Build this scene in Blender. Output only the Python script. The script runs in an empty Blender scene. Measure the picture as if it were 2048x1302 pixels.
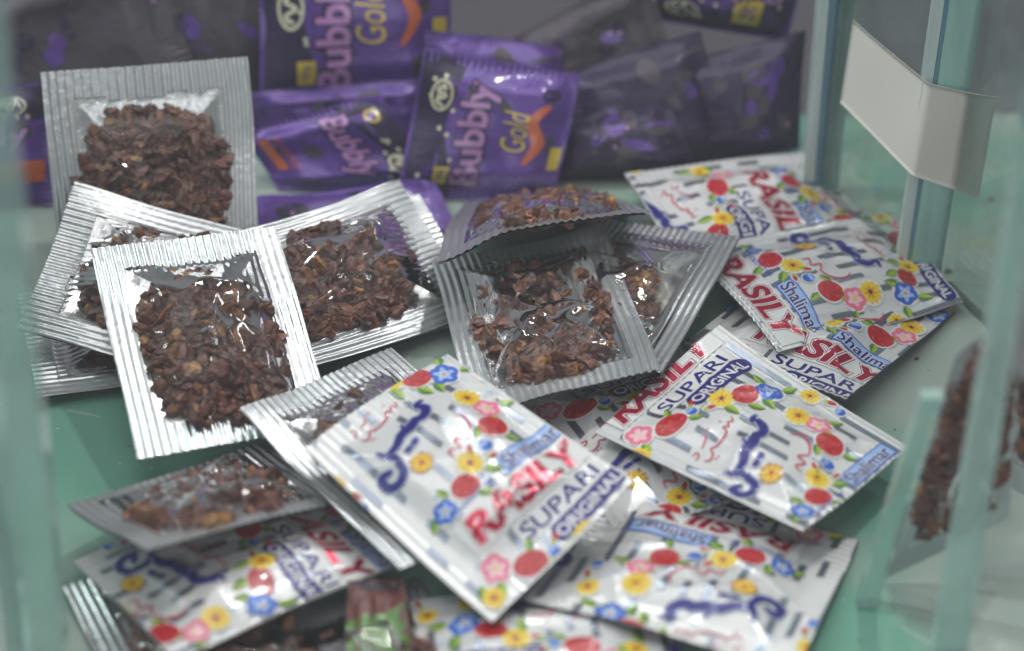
import bpy, bmesh, math, random
import numpy as np
from mathutils import Vector, Matrix
sc = bpy.context.scene

# ------------------------------------------------------------------ camera, world, lamps, exposure
cam_d = bpy.data.cameras.new('camera'); cam = bpy.data.objects.new('camera', cam_d)
sc.collection.objects.link(cam); sc.camera = cam
PITCH = math.radians(38); DIST = 0.72
cam.location = (0, -math.cos(PITCH) * DIST, math.sin(PITCH) * DIST)
cam.rotation_euler = (math.radians(90) - PITCH, 0, 0)
cam_d.sensor_width = 36; cam_d.lens = 36 * 4500 / 2048
cam_d.clip_start = .01; cam_d.clip_end = 60
cam_d.dof.use_dof = True; cam_d.dof.focus_distance = .690; cam_d.dof.aperture_fstop = 5.0
CAM = np.array(cam.location)

world = bpy.data.worlds.new('World'); sc.world = world; world.use_nodes = True
wn = world.node_tree; wn.nodes.clear()
wo = wn.nodes.new('ShaderNodeOutputWorld'); wb = wn.nodes.new('ShaderNodeBackground')
wt = wn.nodes.new('ShaderNodeTexCoord'); wz = wn.nodes.new('ShaderNodeTexNoise'); wr = wn.nodes.new('ShaderNodeValToRGB')
wz.inputs['Scale'].default_value = 2.6; wz.inputs['Detail'].default_value = 3
wr.color_ramp.elements[0].position = .38; wr.color_ramp.elements[0].color = (.035, .04, .05, 1)
wr.color_ramp.elements[1].position = .62; wr.color_ramp.elements[1].color = (.60, .63, .67, 1)
wn.links.new(wt.outputs['Generated'], wz.inputs['Vector']); wn.links.new(wz.outputs['Fac'], wr.inputs['Fac'])
wn.links.new(wr.outputs['Color'], wb.inputs['Color']); wb.inputs['Strength'].default_value = .55
wn.links.new(wb.outputs[0], wo.inputs[0])

def lamp(name, loc, target, sx, sy, power, col=(1, 1, 1)):
    d = bpy.data.lights.new(name, 'AREA'); d.shape = 'RECTANGLE'; d.size = sx; d.size_y = sy
    d.energy = power; d.color = col
    o = bpy.data.objects.new(name, d); sc.collection.objects.link(o)
    o.location = loc; o.rotation_euler = (Vector(target) - Vector(loc)).to_track_quat('-Z', 'Y').to_euler()
    return o
lamp('ceiling_softbox', (-.15, -.15, 1.3), (0, -.02, 0), 1.0, .8, 6.0, (1, .985, .97))
lamp('tube_lamp', (.12, .75, .95), (0, -.02, 0), 1.1, .03, 6.5, (.98, 1, .98))
lamp('tube_lamp_side', (-.8, .15, .8), (0, -.02, 0), .03, .8, 6.0, (.93, .99, 1))
lamp('front_fill_lamp', (.2, -1.3, .75), (0, 0, 0), .9, .5, 3.0, (.98, .99, 1))  # added fill from behind the camera for the upright glass edges
lamp('compact_lamp', (.25, .30, 1.0), (0, -.02, 0), .05, .05, 3.0, (1, 1, .97))  # small square area lamp, high behind the sachets

sc.view_settings.view_transform = 'Standard'; sc.view_settings.look = 'None'
sc.view_settings.exposure = .05; sc.view_settings.gamma = 1; sc.view_settings.use_curve_mapping = False
sc.render.engine = 'CYCLES'
sc.cycles.transparent_max_bounces = 24; sc.cycles.max_bounces = 10
sc.cycles.caustics_reflective = False; sc.cycles.caustics_refractive = False
sc.cycles.sample_clamp_indirect = 4

HAZE = .085
# ------------------------------------------------------------------ materials
def new_mat(name):
    m = bpy.data.materials.new(name); m.use_nodes = True; m.node_tree.nodes.clear()
    return m, m.node_tree.nodes, m.node_tree.links
def prin(name, col, rough=.5, metal=0., coat=0., var=.06, scale=300., bump=0., bscale=500., crough=.08, spec=.5):
    m, N, L = new_mat(name)
    o = N.new('ShaderNodeOutputMaterial'); p = N.new('ShaderNodeBsdfPrincipled'); L.new(p.outputs[0], o.inputs[0])
    tc = N.new('ShaderNodeTexCoord'); nz = N.new('ShaderNodeTexNoise'); nz.inputs['Scale'].default_value = scale; nz.inputs['Detail'].default_value = 4
    mpn = N.new('ShaderNodeMapping'); mpn.inputs['Scale'].default_value = (1, 1, .08 if 'glass_edge' in name else 1)
    L.new(tc.outputs['Object'], mpn.inputs['Vector']); L.new(mpn.outputs[0], nz.inputs['Vector'])
    mx = N.new('ShaderNodeMix'); mx.data_type = 'RGBA'
    mx.inputs[6].default_value = tuple(c * (1 - var) for c in col) + (1,)
    mx.inputs[7].default_value = tuple(min(1, c * (1 + var)) for c in col) + (1,)
    L.new(nz.outputs['Fac'], mx.inputs[0]); L.new(mx.outputs[2], p.inputs['Base Color'])
    p.inputs['Roughness'].default_value = rough; p.inputs['Metallic'].default_value = metal
    p.inputs['Coat Weight'].default_value = coat; p.inputs['Coat Roughness'].default_value = crough
    p.inputs['Specular IOR Level'].default_value = spec
    if bump:
        n2 = N.new('ShaderNodeTexNoise'); n2.inputs['Scale'].default_value = bscale; n2.inputs['Detail'].default_value = 3
        L.new(tc.outputs['Object'], n2.inputs['Vector'])
        b = N.new('ShaderNodeBump'); b.inputs['Strength'].default_value = bump; b.inputs['Distance'].default_value = .0006
        L.new(n2.outputs['Fac'], b.inputs['Height']); L.new(b.outputs[0], p.inputs['Normal'])
    return m
def film_mat(name, tint, rough, blend, milk=0., bump=0., bscale=160., milkcol=(.8, .8, .8), mscale=40):
    m, N, L = new_mat(name)
    o = N.new('ShaderNodeOutputMaterial'); t = N.new('ShaderNodeBsdfTransparent'); t.inputs[0].default_value = (*tint, 1)
    g = N.new('ShaderNodeBsdfAnisotropic'); g.inputs['Roughness'].default_value = rough; g.inputs['Color'].default_value = (1, 1, 1, 1)
    lw = N.new('ShaderNodeLayerWeight'); lw.inputs['Blend'].default_value = blend
    mx = N.new('ShaderNodeMixShader'); L.new(lw.outputs['Fresnel'], mx.inputs[0]); L.new(g.outputs[0], mx.inputs[2])
    src = t
    if milk:
        d = N.new('ShaderNodeBsdfDiffuse'); d.inputs[0].default_value = (*milkcol, 1)
        tc = N.new('ShaderNodeTexCoord'); nz = N.new('ShaderNodeTexNoise'); nz.inputs['Scale'].default_value = mscale; nz.inputs['Detail'].default_value = 4
        L.new(tc.outputs['Object'], nz.inputs['Vector'])
        mr = N.new('ShaderNodeMapRange'); mr.inputs['From Min'].default_value = .35; mr.inputs['From Max'].default_value = .55
        mr.inputs['To Min'].default_value = milk * .5; mr.inputs['To Max'].default_value = milk * 1.6
        L.new(nz.outputs['Fac'], mr.inputs['Value'])
        m2 = N.new('ShaderNodeMixShader'); L.new(mr.outputs[0], m2.inputs[0]); L.new(t.outputs[0], m2.inputs[1]); L.new(d.outputs[0], m2.inputs[2]); src = m2
    L.new(src.outputs[0], mx.inputs[1]); L.new(mx.outputs[0], o.inputs[0])
    if bump:
        tc = N.new('ShaderNodeTexCoord'); n2 = N.new('ShaderNodeTexNoise'); n2.inputs['Scale'].default_value = bscale; n2.inputs['Detail'].default_value = 2
        n2.inputs['Distortion'].default_value = 1.2
        L.new(tc.outputs['Object'], n2.inputs['Vector'])
        b = N.new('ShaderNodeBump'); b.inputs['Strength'].default_value = bump; b.inputs['Distance'].default_value = .002
        L.new(n2.outputs['Fac'], b.inputs['Height']); L.new(b.outputs[0], g.inputs['Normal']); L.new(b.outputs[0], lw.inputs['Normal'])
    return m

M = {}
M['foil'] = prin('crimped_foil', (.62, .635, .65), .30, .80, 0, .12, 120, .35, 400)
M['foil_in'] = prin('foil_inside', (.56, .57, .58), .26, .85, 0, .08, 200, .5, 300)
M['film'] = film_mat('clear_film', (.985, .985, .98), .05, .21, .012, .04, 90)
M['white'] = prin('white_printed_film', (.65, .65, .65), .30, .10, .7, .03, 200, .2, 260)
M['silver'] = prin('silver_stripe', (.32, .36, .44), .28, .85, 0, .15, 150, .25, 260)
M['halo'] = prin('white_ink', (.68, .68, .68), .35, .0, .5, .02)
M['navy'] = prin('navy_ink', (.018, .012, .17), .35, .1, .25, .1)
M['blue'] = prin('blue_ink', (.03, .11, .50), .35, .1, .25, .15)
M['lblue'] = prin('light_blue_ink', (.30, .45, .75), .35, 0, .5, .1)
M['red'] = prin('red_ink', (.45, .014, .018), .38, 0, .2, .2)
M['dred'] = prin('dark_red_ink', (.22, .008, .015), .3, .1, .5, .2)
M['crimson'] = prin('crimson_foil_ink', (.42, .008, .045), .26, .45, .2, .1, 200, .2, 300)
M['script'] = prin('red_script_ink', (.55, .05, .10), .35, 0, .5, .1)
M['yellow'] = prin('yellow_ink', (.72, .52, .03), .4, 0, .2, .12)
M['orange'] = prin('orange_ink', (.65, .22, .02), .4, 0, .2, .12)
M['brown'] = prin('brown_ink', (.09, .03, .01), .4, 0, .4)
M['pink'] = prin('pink_ink', (.72, .16, .26), .4, 0, .2, .12)
M['palepink'] = prin('pale_pink_ink', (.80, .50, .56), .35, 0, .5, .1)
M['green'] = prin('green_ink', (.07, .20, .02), .4, 0, .2, .2)
M['lgreen'] = prin('light_green_ink', (.30, .42, .04), .4, 0, .2, .15)
M['purple'] = prin('purple_wrapper', (.10, .040, .26), .42, .2, .35, .3, 60, 1., 260)
M['darkpurple'] = prin('dark_purple_wrapper', (.022, .012, .050), .5, .2, .15, .4, 60, 1., 240)  # purple film, its base darkened to carry the dim light at the back
M['mauve'] = prin('dull_mauve_wrapper', (.060, .050, .066), .5, .2, .15, .4, 60, 1., 240)
M['lilac'] = prin('lilac_ink', (.42, .20, .46), .4, 0, .4, .15)
M['cream'] = prin('cream_ink', (.62, .60, .42), .4, 0, .4, .1)
M['gold'] = prin('gold_ink', (.60, .45, .05), .35, .2, .4, .1)
M['swirl'] = prin('orange_swirl_ink', (.55, .12, .04), .4, 0, .4, .2)
M['paper'] = prin('paper_sticker', (.76, .76, .68), .8, 0, 0, .05, 40, .15, 120)
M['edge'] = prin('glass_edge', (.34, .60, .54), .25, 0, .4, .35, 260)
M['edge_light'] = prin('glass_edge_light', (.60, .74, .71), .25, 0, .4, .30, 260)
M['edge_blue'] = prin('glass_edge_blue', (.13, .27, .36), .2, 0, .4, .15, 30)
M['glass'] = film_mat('glass_pane', (.86, .93, .90), .02, .12, .10, milkcol=(.42, .5, .48))
M['edge_soft'] = film_mat('soft_glass_edge', (.70, .86, .82), .15, .15, .27, milkcol=(.72, .92, .86), mscale=9)
M['dull_red'] = prin('dull_red_wrapper', (.13, .04, .035), .5, 0, .1, .3, 90)
M['counter'] = prin('dark_cabinet_board', (.10, .095, .11), .5, 0, 0, .3, 9)
M['wall'] = prin('shop_wall', (.16, .165, .175), .8, 0, 0, .4, 7)

def nut_mat():
    m, N, L = new_mat('chopped_nut')
    o = N.new('ShaderNodeOutputMaterial'); p = N.new('ShaderNodeBsdfPrincipled'); L.new(p.outputs[0], o.inputs[0])
    a = N.new('ShaderNodeAttribute'); a.attribute_name = 'tint'
    tc = N.new('ShaderNodeTexCoord'); nz = N.new('ShaderNodeTexNoise'); nz.inputs['Scale'].default_value = 900; nz.inputs['Detail'].default_value = 4
    L.new(tc.outputs['Object'], nz.inputs['Vector'])
    mr = N.new('ShaderNodeMapRange'); mr.inputs['From Min'].default_value = .3; mr.inputs['From Max'].default_value = .7
    mr.inputs['To Min'].default_value = .55; mr.inputs['To Max'].default_value = 1.35; L.new(nz.outputs['Fac'], mr.inputs['Value'])
    mx = N.new('ShaderNodeVectorMath'); mx.operation = 'SCALE'; L.new(a.outputs['Color'], mx.inputs[0]); L.new(mr.outputs[0], mx.inputs['Scale'])
    L.new(mx.outputs[0], p.inputs['Base Color']); p.inputs['Roughness'].default_value = .42
    b = N.new('ShaderNodeBump'); b.inputs['Strength'].default_value = .6; b.inputs['Distance'].default_value = .0005
    L.new(nz.outputs['Fac'], b.inputs['Height']); L.new(b.outputs[0], p.inputs['Normal'])
    return m
M['nut'] = nut_mat()

def shelf_mat():
    m, N, L = new_mat('green_glass_shelf')
    o = N.new('ShaderNodeOutputMaterial'); p = N.new('ShaderNodeBsdfPrincipled'); L.new(p.outputs[0], o.inputs[0])
    tc = N.new('ShaderNodeTexCoord')
    n1 = N.new('ShaderNodeTexNoise'); n1.inputs['Scale'].default_value = 11; n1.inputs['Detail'].default_value = 2; n1.inputs['Distortion'].default_value = .6
    L.new(tc.outputs['Object'], n1.inputs['Vector'])
    r = N.new('ShaderNodeValToRGB'); e = r.color_ramp.elements
    e[0].position = .38; e[0].color = (.17, .38, .29, 1); e[1].position = .52; e[1].color = (.36, .43, .385, 1)
    L.new(n1.outputs['Fac'], r.inputs['Fac'])
    # scratches and specks of dust
    v = N.new('ShaderNodeTexVoronoi'); v.feature = 'DISTANCE_TO_EDGE'; v.inputs['Scale'].default_value = 9
    n2 = N.new('ShaderNodeTexNoise'); n2.inputs['Scale'].default_value = 25; L.new(tc.outputs['Object'], n2.inputs['Vector'])
    ad = N.new('ShaderNodeMix'); ad.data_type = 'RGBA'; ad.inputs[0].default_value = .06
    L.new(tc.outputs['Object'], ad.inputs[6]); L.new(n2.outputs['Color'], ad.inputs[7]); L.new(ad.outputs[2], v.inputs['Vector'])
    lt = N.new('ShaderNodeMapRange'); lt.inputs['From Min'].default_value = .0; lt.inputs['From Max'].default_value = .010
    lt.inputs['To Min'].default_value = .55; lt.inputs['To Max'].default_value = 0; L.new(v.outputs['Distance'], lt.inputs['Value'])
    sp = N.new('ShaderNodeTexVoronoi'); sp.inputs['Scale'].default_value = 130; L.new(tc.outputs['Object'], sp.inputs['Vector'])
    ls = N.new('ShaderNodeMapRange'); ls.inputs['From Min'].default_value = .05; ls.inputs['From Max'].default_value = .11
    ls.inputs['To Min'].default_value = .6; ls.inputs['To Max'].default_value = 0; L.new(sp.outputs['Distance'], ls.inputs['Value'])
    n3 = N.new('ShaderNodeTexNoise'); n3.inputs['Scale'].default_value = 18; L.new(tc.outputs['Object'], n3.inputs['Vector'])
    gt = N.new('ShaderNodeMath'); gt.operation = 'GREATER_THAN'; gt.inputs[1].default_value = .54; L.new(n3.outputs['Fac'], gt.inputs[0])
    mu = N.new('ShaderNodeMath'); mu.operation = 'MULTIPLY'; L.new(lt.outputs[0], mu.inputs[0]); L.new(gt.outputs[0], mu.inputs[1])
    mxx = N.new('ShaderNodeMath'); mxx.operation = 'MAXIMUM'; L.new(mu.outputs[0], mxx.inputs[0]); L.new(ls.outputs[0], mxx.inputs[1])
    m2 = N.new('ShaderNodeMix'); m2.data_type = 'RGBA'; L.new(mxx.outputs[0], m2.inputs[0]); L.new(r.outputs['Color'], m2.inputs[6]); m2.inputs[7].default_value = (.5, .55, .5, 1)
    L.new(m2.outputs[2], p.inputs['Base Color']); p.inputs['Roughness'].default_value = .10; p.inputs['IOR'].default_value = 1.5
    return m
M['shelf'] = shelf_mat()

# ------------------------------------------------------------------ object helpers
def tag(o, label=None, cat=None, group=None, kind=None):
    if label: o['label'] = label
    if cat: o['category'] = cat
    if group: o['group'] = group
    if kind: o['kind'] = kind
def empty(name, loc):
    o = bpy.data.objects.new(name, None); sc.collection.objects.link(o); o.location = loc; o.empty_display_size = .01
    return o
def mesh_obj(name, V, F, mats, parent=None, midx=None, smooth=True, origin=(0, 0, 0)):
    me = bpy.data.meshes.new(name)
    V = np.asarray(V, float) - np.asarray(origin, float)
    me.from_pydata(V.tolist(), [], [list(map(int, f)) for f in F] if not isinstance(F, list) else F)
    for m in mats: me.materials.append(M[m])
    if midx is not None: me.polygons.foreach_set('material_index', np.asarray(midx, np.int32))
    me.polygons.foreach_set('use_smooth', [smooth] * len(me.polygons))
    me.update()
    o = bpy.data.objects.new(name, me); sc.collection.objects.link(o)
    if parent: o.parent = parent          # vertices are given relative to the parent's origin
    else: o.location = origin
    return o
def grid_faces(nu, nv, keep=None):
    i = np.arange(nu - 1); j = np.arange(nv - 1); I, J = np.meshgrid(i, j, indexing='ij')
    a = (I * nv + J).ravel(); F = np.stack([a, a + 1, a + nv + 1, a + nv], 1)   # i = u, j = v (down)
    if keep is not None: F = F[keep[F].all(1)]
    return F
def compact(V, F):
    used = np.unique(F); mp = -np.ones(len(V), int); mp[used] = np.arange(len(used))
    return V[used], mp[F]
def snoise(x, y, seed, f, n=6):
    r = np.random.RandomState(seed); out = 0
    wx = .35 * np.sin(f * .7 * (x * r.uniform(-1, 1) + y * r.uniform(-1, 1)) + r.uniform(0, 7)); wy = .35 * np.sin(f * .7 * (x * r.uniform(-1, 1) + y * r.uniform(-1, 1)) + r.uniform(0, 7))
    for k in range(n):
        a = r.uniform(0, 6.283); ff = f * r.uniform(.6, 1.5)
        out = out + np.sin(ff * (np.cos(a) * x + np.sin(a) * y) + 2 * wx + 2 * wy * r.uniform(-1, 1) + r.uniform(0, 6.283))
    return out / n ** .5
def sstep(a, b, x):
    t = np.clip((x - a) / (b - a), 0, 1); return t * t * (3 - 2 * t)

class Surf:
    """a sheet stretched between four real corners; u to the right, v down, heights in millimetres along its normal"""
    def __init__(s, Q, seed, bu=0, bv=0, curls=(), und=.7):
        Q = np.array(Q, float)
        n = np.cross(Q[1] - Q[0], Q[0] - Q[3]) + np.cross(Q[2] - Q[3], Q[1] - Q[2])
        if n @ (CAM - Q.mean(0)) < 0:
            Q = Q[[1, 0, 3, 2]]; n = -n
        s.Q = Q; s.n = n / np.linalg.norm(n); s.seed = seed; s.bu = bu; s.bv = bv; s.curls = curls; s.und = und
        s.w = (np.linalg.norm(Q[1] - Q[0]) + np.linalg.norm(Q[2] - Q[3])) * 500; s.h = (np.linalg.norm(Q[3] - Q[0]) + np.linalg.norm(Q[2] - Q[1])) * 500
    def at(s, u, v, h):
        Q = s.Q; u = np.asarray(u, float); v = np.asarray(v, float)
        u0, v0 = u, v; u = u + .005 * snoise(u0, v0, s.seed + 71, 6); v = v + .004 * snoise(u0, v0, s.seed + 72, 6)
        P = ((1 - u) * (1 - v))[..., None] * Q[0] + (u * (1 - v))[..., None] * Q[1] + (u * v)[..., None] * Q[2] + ((1 - u) * v)[..., None] * Q[3]
        hh = h + s.bu * 4 * u * (1 - u) + s.bv * 4 * v * (1 - v) + s.und * snoise(u, v, s.seed + 5, 4.2)
        for cu, cv, am, rad in s.curls:
            d = np.hypot(u - cu, v - cv); hh = hh + am * (1 - sstep(0, rad, d))
        P = P + (hh * .001)[..., None] * s.n
        P[..., 2] = np.maximum(P[..., 2], .0006 + .0003 * np.clip(h, 0, 3))
        return P

def haze_box():
    m, N, L = new_mat('haze_veil'); o = N.new('ShaderNodeOutputMaterial'); v = N.new('ShaderNodeVolumePrincipled')
    v.inputs['Color'].default_value = (.85, .88, .92, 1); v.inputs['Density'].default_value = HAZE; v.inputs['Anisotropy'].default_value = 0
    L.new(v.outputs[0], o.inputs['Volume']); M['haze'] = m
CORNERS = {
    'purpleJ': [[-0.0913, 0.066, 0.004], [-0.0264, 0.07, 0.006], [-0.0183, 0.0483, 0.004], [-0.0817, 0.0326, 0.002]],
    'purpleI': [[-0.0303, 0.1132, 0.0421], [0.0167, 0.1109, 0.0364], [0.0223, 0.0963, 0.001], [-0.0308, 0.0963, 0.001]],
    'purpleH': [[-0.0922, 0.1071, 0.0204], [-0.0235, 0.1093, 0.0262], [-0.024, 0.098, 0.001], [-0.0939, 0.098, 0.001]],
    'redgreen': [[-0.0449, -0.1267, 0.010], [-0.0300, -0.1238, 0.010], [-0.0255, -0.1564, 0.009], [-0.0437, -0.1591, 0.009]],
    'A': [[-0.1528, 0.0574, 0.0592], [-0.0869, 0.067, 0.0595], [-0.0806, 0.0154, 0.0016], [-0.1438, 0.0062, 0.0015]],
    'B': [[-0.1525, -0.0229, 0.0166], [-0.1407, 0.0309, 0.0323], [-0.0673, 0.0168, 0.0199], [-0.0802, -0.0379, 0.0039]],
    'Cc': [[-0.145, -0.0412, 0.0042], [-0.1597, 0.0143, 0.0015], [-0.0864, 0.0335, 0.0015], [-0.0719, -0.0227, 0.0026]],
    'D2': [[-0.0075, 0.0026, 0.0015], [-0.0316, 0.0543, 0.0141], [-0.0998, 0.0214, 0.0135], [-0.0753, -0.0302, 0.0023]],
    'Dd': [[-0.0104, 0.0005, 0.0044], [-0.0372, 0.0478, 0.0223], [-0.0998, 0.0051, 0.0283], [-0.0699, -0.0422, 0.0124]],
    'E': [[-0.1285, -0.0134, 0.0396], [-0.0738, 0.0048, 0.036], [-0.0516, -0.0641, 0.0114], [-0.1075, -0.0821, 0.016]],
    'F1': [[-0.0162, 0.0688, 0.001], [0.0394, 0.0694, 0.001], [0.0432, 0.0083, 0.036], [-0.0234, -0.005, 0.036]],
    'G2': [[0.0236, 0.0468, 0.0088], [0.0734, 0.0238, 0.0177], [0.0449, -0.0463, 0.017], [-0.0075, -0.0234, 0.0077]],
    'G': [[-0.0258, 0.0137, 0.0139], [0.0299, 0.0246, 0.0206], [0.0439, -0.0502, 0.0231], [-0.0119, -0.0609, 0.0169]],
    'M1': [[0.1244, 0.0425, 0.0022], [0.1041, 0.0963, 0.0014], [0.0383, 0.0693, 0.0127], [0.0553, 0.0146, 0.0116]],
    'M3': [[0.1006, 0.0434, 0.0015], [0.1436, 0.0067, 0.0014], [0.0996, -0.0509, 0.0121], [0.0538, -0.0167, 0.0059]],
    'M2': [[0.1283, 0.0569, 0.0041], [0.1443, 0.0056, 0.004], [0.0817, -0.0283, 0.0116], [0.0577, 0.026, 0.0139]],
    'Nn': [[-0.0004, -0.0344, 0.0022], [0.0517, -0.0104, 0.0033], [0.0827, -0.0796, 0.006], [0.03, -0.1036, 0.0052]],
    'P': [[0.0737, -0.1616, 0.0113], [0.0036, -0.1327, 0.0093], [0.0294, -0.0721, 0.0015], [0.0986, -0.1015, 0.0021]],
    'K': [[0.0242, -0.066, 0.0117], [0.0638, -0.0211, 0.0163], [0.1157, -0.0737, 0.0118], [0.0796, -0.1159, 0.0187]],
    'Q': [[0.0473, -0.1765, 0.0091], [-0.0281, -0.1848, 0.0078], [-0.0331, -0.126, 0.0015], [0.041, -0.1168, 0.0041]],
    'Hh': [[-0.0785, -0.0699, 0.0227], [-0.037, -0.0319, 0.0155], [0.0131, -0.0894, 0.0083], [-0.0305, -0.1274, 0.0157]],
    'I': [[-0.0587, -0.0898, 0.0267], [-0.0194, -0.0499, 0.0287], [0.0337, -0.1014, 0.0247], [-0.0052, -0.1442, 0.0119]],
    'O3': [[-0.1244, -0.1207, 0.0015], [-0.0734, -0.0937, 0.0015], [-0.0382, -0.1608, 0.0037], [-0.0893, -0.1876, 0.0043]],
    'O2': [[-0.0618, -0.0695, 0.0015], [-0.0298, -0.1162, 0.0075], [-0.0872, -0.1603, 0.0148], [-0.1224, -0.1144, 0.0066]],
    'O1': [[-0.1247, -0.1023, 0.0171], [-0.075, -0.061, 0.0015], [-0.0469, -0.0978, 0.0144], [-0.0958, -0.1389, 0.0331]],
    'O4': [[-0.0756, -0.135, 0.0026], [-0.0256, -0.1163, 0.0015], [0.0027, -0.1867, 0.0066], [-0.0509, -0.2067, 0.0079]],
    'chocA': [[-0.089, 0.1051, 0.0134], [-0.0879, 0.1344, 0.0793], [-0.0206, 0.1341, 0.0785], [-0.0219, 0.1076, 0.019]],
    'chocC': [[-0.0403, 0.0681, 0.001], [-0.0296, 0.0938, 0.0467], [0.0232, 0.0894, 0.0385], [0.0148, 0.0689, 0.001]],
    'chocB': [[-0.0453, 0.0907, 0.0306], [-0.0216, 0.0765, 0.001], [-0.081, 0.0745, 0.001], [-0.0938, 0.0851, 0.018]],
    'chocD': [[0.0976, 0.123, 0.0318], [0.0443, 0.1249, 0.0389], [0.0443, 0.1356, 0.0787], [0.1067, 0.1346, 0.0753]],
    'chocE': [[-0.2064, 0.0837, 0.0341], [-0.1559, 0.0852, 0.0381], [-0.1569, 0.0662, 0.001], [-0.2073, 0.0655, 0.001]],
    'darkA': [[-0.2028, 0.1182, 0.0472], [-0.1268, 0.1273, 0.0696], [-0.1096, 0.1097, 0.026], [-0.1925, 0.0976, 0.001]],
    'darkB': [[-0.1323, 0.1318, 0.073], [-0.0804, 0.1312, 0.0713], [-0.0882, 0.1051, 0.001], [-0.1374, 0.1101, 0.0133]],
    'darkC': [[0.0167, 0.1045, 0.0292], [0.0653, 0.1118, 0.0429], [0.08, 0.0897, 0.0014], [0.0274, 0.088, 0.001]],
    'darkD': [[0.0535, 0.1088, 0.0306], [0.1021, 0.1137, 0.0418], [0.1016, 0.0965, 0.0032], [0.063, 0.0936, 0.001]],
    'darkE': [[-0.0042, 0.1208, 0.0315], [0.0466, 0.1298, 0.0565], [0.0597, 0.1165, 0.0197], [0.0154, 0.1102, 0.0027]],
    'darkF': [[-0.0806, 0.1084, 0.0389], [-0.0285, 0.107, 0.0357], [-0.0344, 0.0818, 0.001], [-0.0855, 0.0862, 0.001]],
    'darkG': [[0.0132, 0.0901, 0.0178], [0.0529, 0.0953, 0.0268], [0.0654, 0.0819, 0.0035], [0.0115, 0.0784, 0.001]],
    'RA': [[0.1177, -0.1040, 0.0700], [0.1321, -0.1015, 0.0834], [0.1368, -0.1126, 0.0202], [0.1040, -0.1162, 0.0012]],
    'RB': [[0.1362, -0.0838, 0.0784], [0.1648, -0.0858, 0.0689], [0.1687, -0.1027, 0.001], [0.1359, -0.0962, 0.0201]],
}
# ------------------------------------------------------------------ printed artwork (flat shapes in millimetres, y down)
class Art:
    def __init__(s): s.p = []; s.t = []
    def poly(s, pts, mat, layer): s.p.append(([tuple(q) for q in pts], mat, layer))
    def ell(s, cx, cy, rx, ry, mat, layer, ang=0, n=18):
        ca, sa = math.cos(ang), math.sin(ang)
        s.poly([(cx + rx * math.cos(t) * ca - ry * math.sin(t) * sa, cy + rx * math.cos(t) * sa + ry * math.sin(t) * ca) for t in [6.2832 * k / n for k in range(n)]], mat, layer)
    def stroke(s, pts, wid, mat, layer, closed=False, sub=6):
        P = [Vector(p) for p in pts]; n = len(P); W = wid if isinstance(wid, (list, tuple)) else [wid] * n
        C = []; R = []
        for i in range(n - 1):
            a, b, c, d = P[max(i - 1, 0)], P[i], P[i + 1], P[min(i + 2, n - 1)]
            for k in range(sub):
                t = k / sub
                C.append(.5 * ((2 * b) + (c - a) * t + (2 * a - 5 * b + 4 * c - d) * t * t + (3 * b - a - 3 * c + d) * t ** 3)); R.append(W[i] * (1 - t) + W[i + 1] * t)
        C.append(P[-1]); R.append(W[-1])
        L = []; Rr = []
        for i, c in enumerate(C):
            d = (C[min(i + 1, len(C) - 1)] - C[max(i - 1, 0)]); d = d.normalized() if d.length > 1e-9 else Vector((1, 0))
            nn = Vector((-d.y, d.x)) * R[i] * .5; L.append(c + nn); Rr.append(c - nn)
        for i in range(len(C) - 1):
            q = [L[i], L[i + 1], Rr[i + 1], Rr[i]]
            s.poly([tuple(a) for a in q], mat, layer)
        for e in (0, -1):
            if R[e] > .25: s.ell(C[e].x, C[e].y, R[e] * .5, R[e] * .5, mat, layer, n=10)
    def text(s, body, cx, cy, w, h, mat, layer, bold=0., ang=0, shear=0., outline=None):
        """text fitted to w x h mm; outline = [(extra offset, material)]"""
        base = text_mesh(body, bold, shear); x0, x1, y0, y1 = base[2]
        sx, sy = w / (x1 - x0), h / (y1 - y0); ca, sa = math.cos(ang), math.sin(ang)
        def put(off, mt, ly):
            vs, fs, _ = text_mesh(body, bold + off, shear)
            o = []
            for x, y in vs:
                X = (x - (x0 + x1) / 2) * sx; Y = -(y - (y0 + y1) / 2) * sy
                o.append((cx + X * ca - Y * sa, cy + X * sa + Y * ca))
            s.t.append((o, fs, mt, ly))
        for i, (off, mt) in enumerate(outline or []): put(off, mt, layer - .6 * (len(outline) - i) / len(outline))
        put(0, mat, layer)
_tc = {}
def text_mesh(body, off, shear):
    k = (body, round(off, 4), shear)
    if k in _tc: return _tc[k]
    cu = bpy.data.curves.new('lettering', 'FONT'); cu.body = body; cu.offset = off; cu.shear = shear; cu.resolution_u = 4; cu.fill_mode = 'FRONT'
    ob = bpy.data.objects.new('lettering', cu); sc.collection.objects.link(ob)
    dg = bpy.context.evaluated_depsgraph_get(); me = ob.evaluated_get(dg).to_mesh()
    vs = [(v.co.x, v.co.y) for v in me.vertices]; fs = [list(p.vertices) for p in me.polygons]
    ob.evaluated_get(dg).to_mesh_clear(); bpy.data.objects.remove(ob); bpy.data.curves.remove(cu)
    b = (min(v[0] for v in vs), max(v[0] for v in vs), min(v[1] for v in vs), max(v[1] for v in vs))
    _tc[k] = (vs, fs, b); return _tc[k]

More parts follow.
